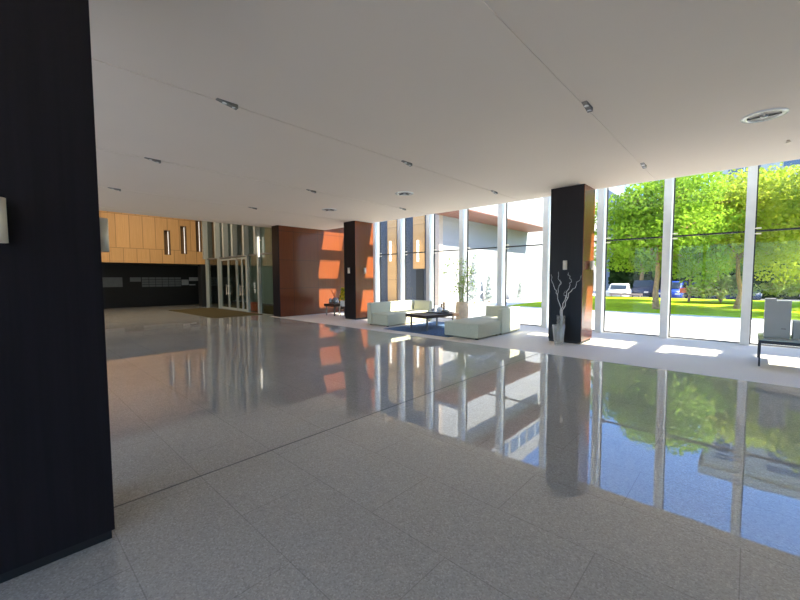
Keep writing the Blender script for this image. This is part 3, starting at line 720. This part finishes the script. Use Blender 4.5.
# parked cars
def car(label, x, y, rz, paint, Lc=4.4, Wc=1.8, Hc=1.5, van=False):
    t = thing('car', label, 'car', (x, y, -.5), rz, 'cars parked beyond the lawn')
    if van: prof = [(-.5, .30), (-.5, .80), (-.47, .98), (-.30, 1.02), (-.20, Hc - .02), (-.1, Hc), (.44, Hc), (.49, .95), (.5, .30)]
    else: prof = [(-.5, .32), (-.5, .70), (-.46, .85), (-.22, .95), (-.08, Hc - .03), (.02, Hc), (.22, Hc - .02), (.38, 1.0), (.48, .93), (.5, .60), (.5, .32)]
    prof = [(p * Lc, z) for p, z in prof]
    b = bmesh.new(); q = len(prof); hw_ = Wc / 2
    A = [b.verts.new((p, -hw_ * (1 if z < 1 else .84), z)) for p, z in prof]; B = [b.verts.new((p, hw_ * (1 if z < 1 else .84), z)) for p, z in prof]
    b.faces.new(A); b.faces.new(B[::-1])
    for i in range(q): b.faces.new((A[i], B[i], B[(i + 1) % q], A[(i + 1) % q]))
    bmesh.ops.recalc_face_normals(b, faces=b.faces)
    bmesh.ops.bevel(b, geom=list(b.edges), offset=.06, segments=2, affect='EDGES')
    MB().bm(b).build('body', paint, t)
    for s in (-1, 1):
        y_ = s * hw_ * .93; gl = MB()
        gl.add([(-.14 * Lc, y_ + s * .02, 1.0), (.34 * Lc, y_ + s * .02, 1.0), (.24 * Lc, y_ - s * .04, Hc - .12), (-.04 * Lc, y_ - s * .04, Hc - .12)], [(0, 1, 2, 3)])
        gl.add([(-.14 * Lc, y_ - s * .02, 1.0), (.34 * Lc, y_ - s * .02, 1.0), (.24 * Lc, y_ - s * .08, Hc - .12), (-.04 * Lc, y_ - s * .08, Hc - .12)], [(0, 1, 2, 3)])
        gl.build('side_window', 'carglass', t)
    z0, p0, z1, p1 = (.95, -.22, Hc - .03, -.08) if not van else (1.02, -.30, Hc - .02, -.20)
    wi = MB(); w2 = hw_ * .74
    d = .03
    wi.add([(p0 * Lc - d, -w2, z0 + .08), (p0 * Lc - d, w2, z0 + .08), (p1 * Lc - d - .02, w2, z1 - .06), (p1 * Lc - d - .02, -w2, z1 - .06),
            (p0 * Lc + d, -w2, z0 + .08), (p0 * Lc + d, w2, z0 + .08), (p1 * Lc + d, w2, z1 - .06), (p1 * Lc + d, -w2, z1 - .06)],
           [(0, 1, 2, 3), (4, 7, 6, 5), (0, 4, 5, 1), (2, 6, 7, 3), (1, 5, 6, 2), (0, 3, 7, 4)])
    wi.build('windscreen', 'carglass', t)
    for px in (-.31, .31):
        for s in (-1, 1):
            w_ = MB().lathe([(.001, -.10), (.28, -.10), (.33, -.06), (.33, .06), (.28, .10), (.001, .10)], 20)
            o = w_.build('wheel', 'tyre', t, (px * Lc, s * (hw_ - .08), .33)); o.rotation_euler = (PI / 2, 0, 0)
    for s in (-1, 1): MB().box(-.5 * Lc - .03, -.5 * Lc + .04, s * hw_ * .72 - .16, s * hw_ * .72 + .16, .62, .76).build('headlight', 'ceramic', t)
    for s in (-1, 1): MB().box(.5 * Lc - .04, .5 * Lc + .03, s * hw_ * .72 - .15, s * hw_ * .72 + .15, .66, .84).build('tail_light', 'redlamp', t)
car('white car parked beyond the lawn at the left', -8.45, 37.8, math.radians(97), 'carwhite', 4.0, 1.65)
car('slate blue jeep-like car right of the white car', -7.25, 42.3, math.radians(84), 'cargrey', 4.2, 1.8, 1.75, True)
car('bright blue van behind the window mullion', -4.75, 39.6, math.radians(88), 'carblue', 4.4, 1.7, 1.7, True)
car('dark navy car in the shade left of the pale slim trunk', -1.5, 39.4, math.radians(178), 'carnavy', 4.4, 1.8, 1.6, True)
car('dark navy car half hidden by the weeping shrub at the right', 4.9, 38.2, math.radians(2), 'carnavy', 4.4, 1.8, 1.5)
rl = thing('guard_rail', 'low pink guard rail in front of the parked cars', 'rail', (-7.4, 35.0, -.5))
MB().box(-1.15, 1.2, -.04, .04, .58, .74).build('beam', 'bumper', rl)
for px in (-1.0, -.3, .4, 1.05): MB().box(px - .05, px + .05, -.03, .03, 0, .58).build('post', 'bumper', rl)
sg = thing('road_sign', 'small red sign board on a post by the blue van', 'sign', (-3.58, 35.2, -.5))
MB().tube([(0, 0, 0), (0, 0, 1.3)], .03, 6).build('post', 'grey_metal', sg)
MB().rbox(-.26, .26, -.05, -.03, .85, 1.22, .006, 1, smooth=False).build('board', 'redlamp', sg)

# ------------------------------------------------------------------ light
sun = bpy.data.lights.new('sun', 'SUN'); sun.energy = 8.6; sun.angle = math.radians(0.6); sun.color = (1.0, 0.92, 0.74)
so = bpy.data.objects.new('sun', sun); COL.objects.link(so); so.rotation_euler = SUN.to_track_quat('Z', 'Y').to_euler(); so.location = (30, 20, 30)
for ly in (-2.5, 1.5, 5.5):                            # fill lights added below the entrance hall ceiling, without fixtures
    ld = bpy.data.lights.new('hall_fill', 'AREA'); ld.shape = 'DISK'; ld.size = .6; ld.energy = 50; ld.color = (1.0, .88, .70)
    lo = bpy.data.objects.new('hall_fill', ld); COL.objects.link(lo); lo.location = (-18.6, ly, 6.15)
W = bpy.data.worlds.new('World'); S.world = W; W.use_nodes = True
nt = W.node_tree; bg = nt.nodes['Background']
sky = nt.nodes.new('ShaderNodeTexSky'); sky.sky_type = 'NISHITA'; sky.sun_disc = False
sky.sun_elevation = math.asin(SUN.z); sky.sun_rotation = math.atan2(SUN.x, SUN.y); sky.air_density = 1.0; sky.dust_density = 0.3; sky.ozone_density = 2.0
tint = nt.nodes.new('ShaderNodeMix'); tint.data_type = 'RGBA'; tint.blend_type = 'MULTIPLY'; tint.inputs[0].default_value = 1
tint.inputs[7].default_value = (0.74, 0.96, 1.30, 1)
nt.links.new(sky.outputs[0], tint.inputs[6]); nt.links.new(tint.outputs[2], bg.inputs['Color']); bg.inputs['Strength'].default_value = 0.235

# ------------------------------------------------------------------ camera
cam = bpy.data.cameras.new('camera'); co = bpy.data.objects.new('camera', cam); COL.objects.link(co)
cam.sensor_fit = 'HORIZONTAL'; cam.sensor_width = 36; cam.lens = 375.7 / 800 * 36; cam.clip_end = 400; cam.clip_start = .05
yaw, pitch, roll = -0.7488, -0.05845, -0.00363
fw = Vector((math.sin(yaw) * math.cos(pitch), math.cos(yaw) * math.cos(pitch), math.sin(pitch)))
rt = Vector((math.cos(yaw), -math.sin(yaw), 0)); up = rt.cross(fw)
r2 = rt * math.cos(roll) + up * math.sin(roll); u2 = r2.cross(fw)
co.matrix_world = Matrix(((r2.x, u2.x, -fw.x, 0), (r2.y, u2.y, -fw.y, 0), (r2.z, u2.z, -fw.z, CAM_H), (0, 0, 0, 1)))
S.camera = co
vs_ = S.view_settings; vs_.view_transform = 'Standard'; vs_.look = 'None'; vs_.gamma = 1; vs_.exposure = 1.48; vs_.use_curve_mapping = False
S.cycles.max_bounces = 14; S.cycles.diffuse_bounces = 8; S.cycles.transparent_max_bounces = 24
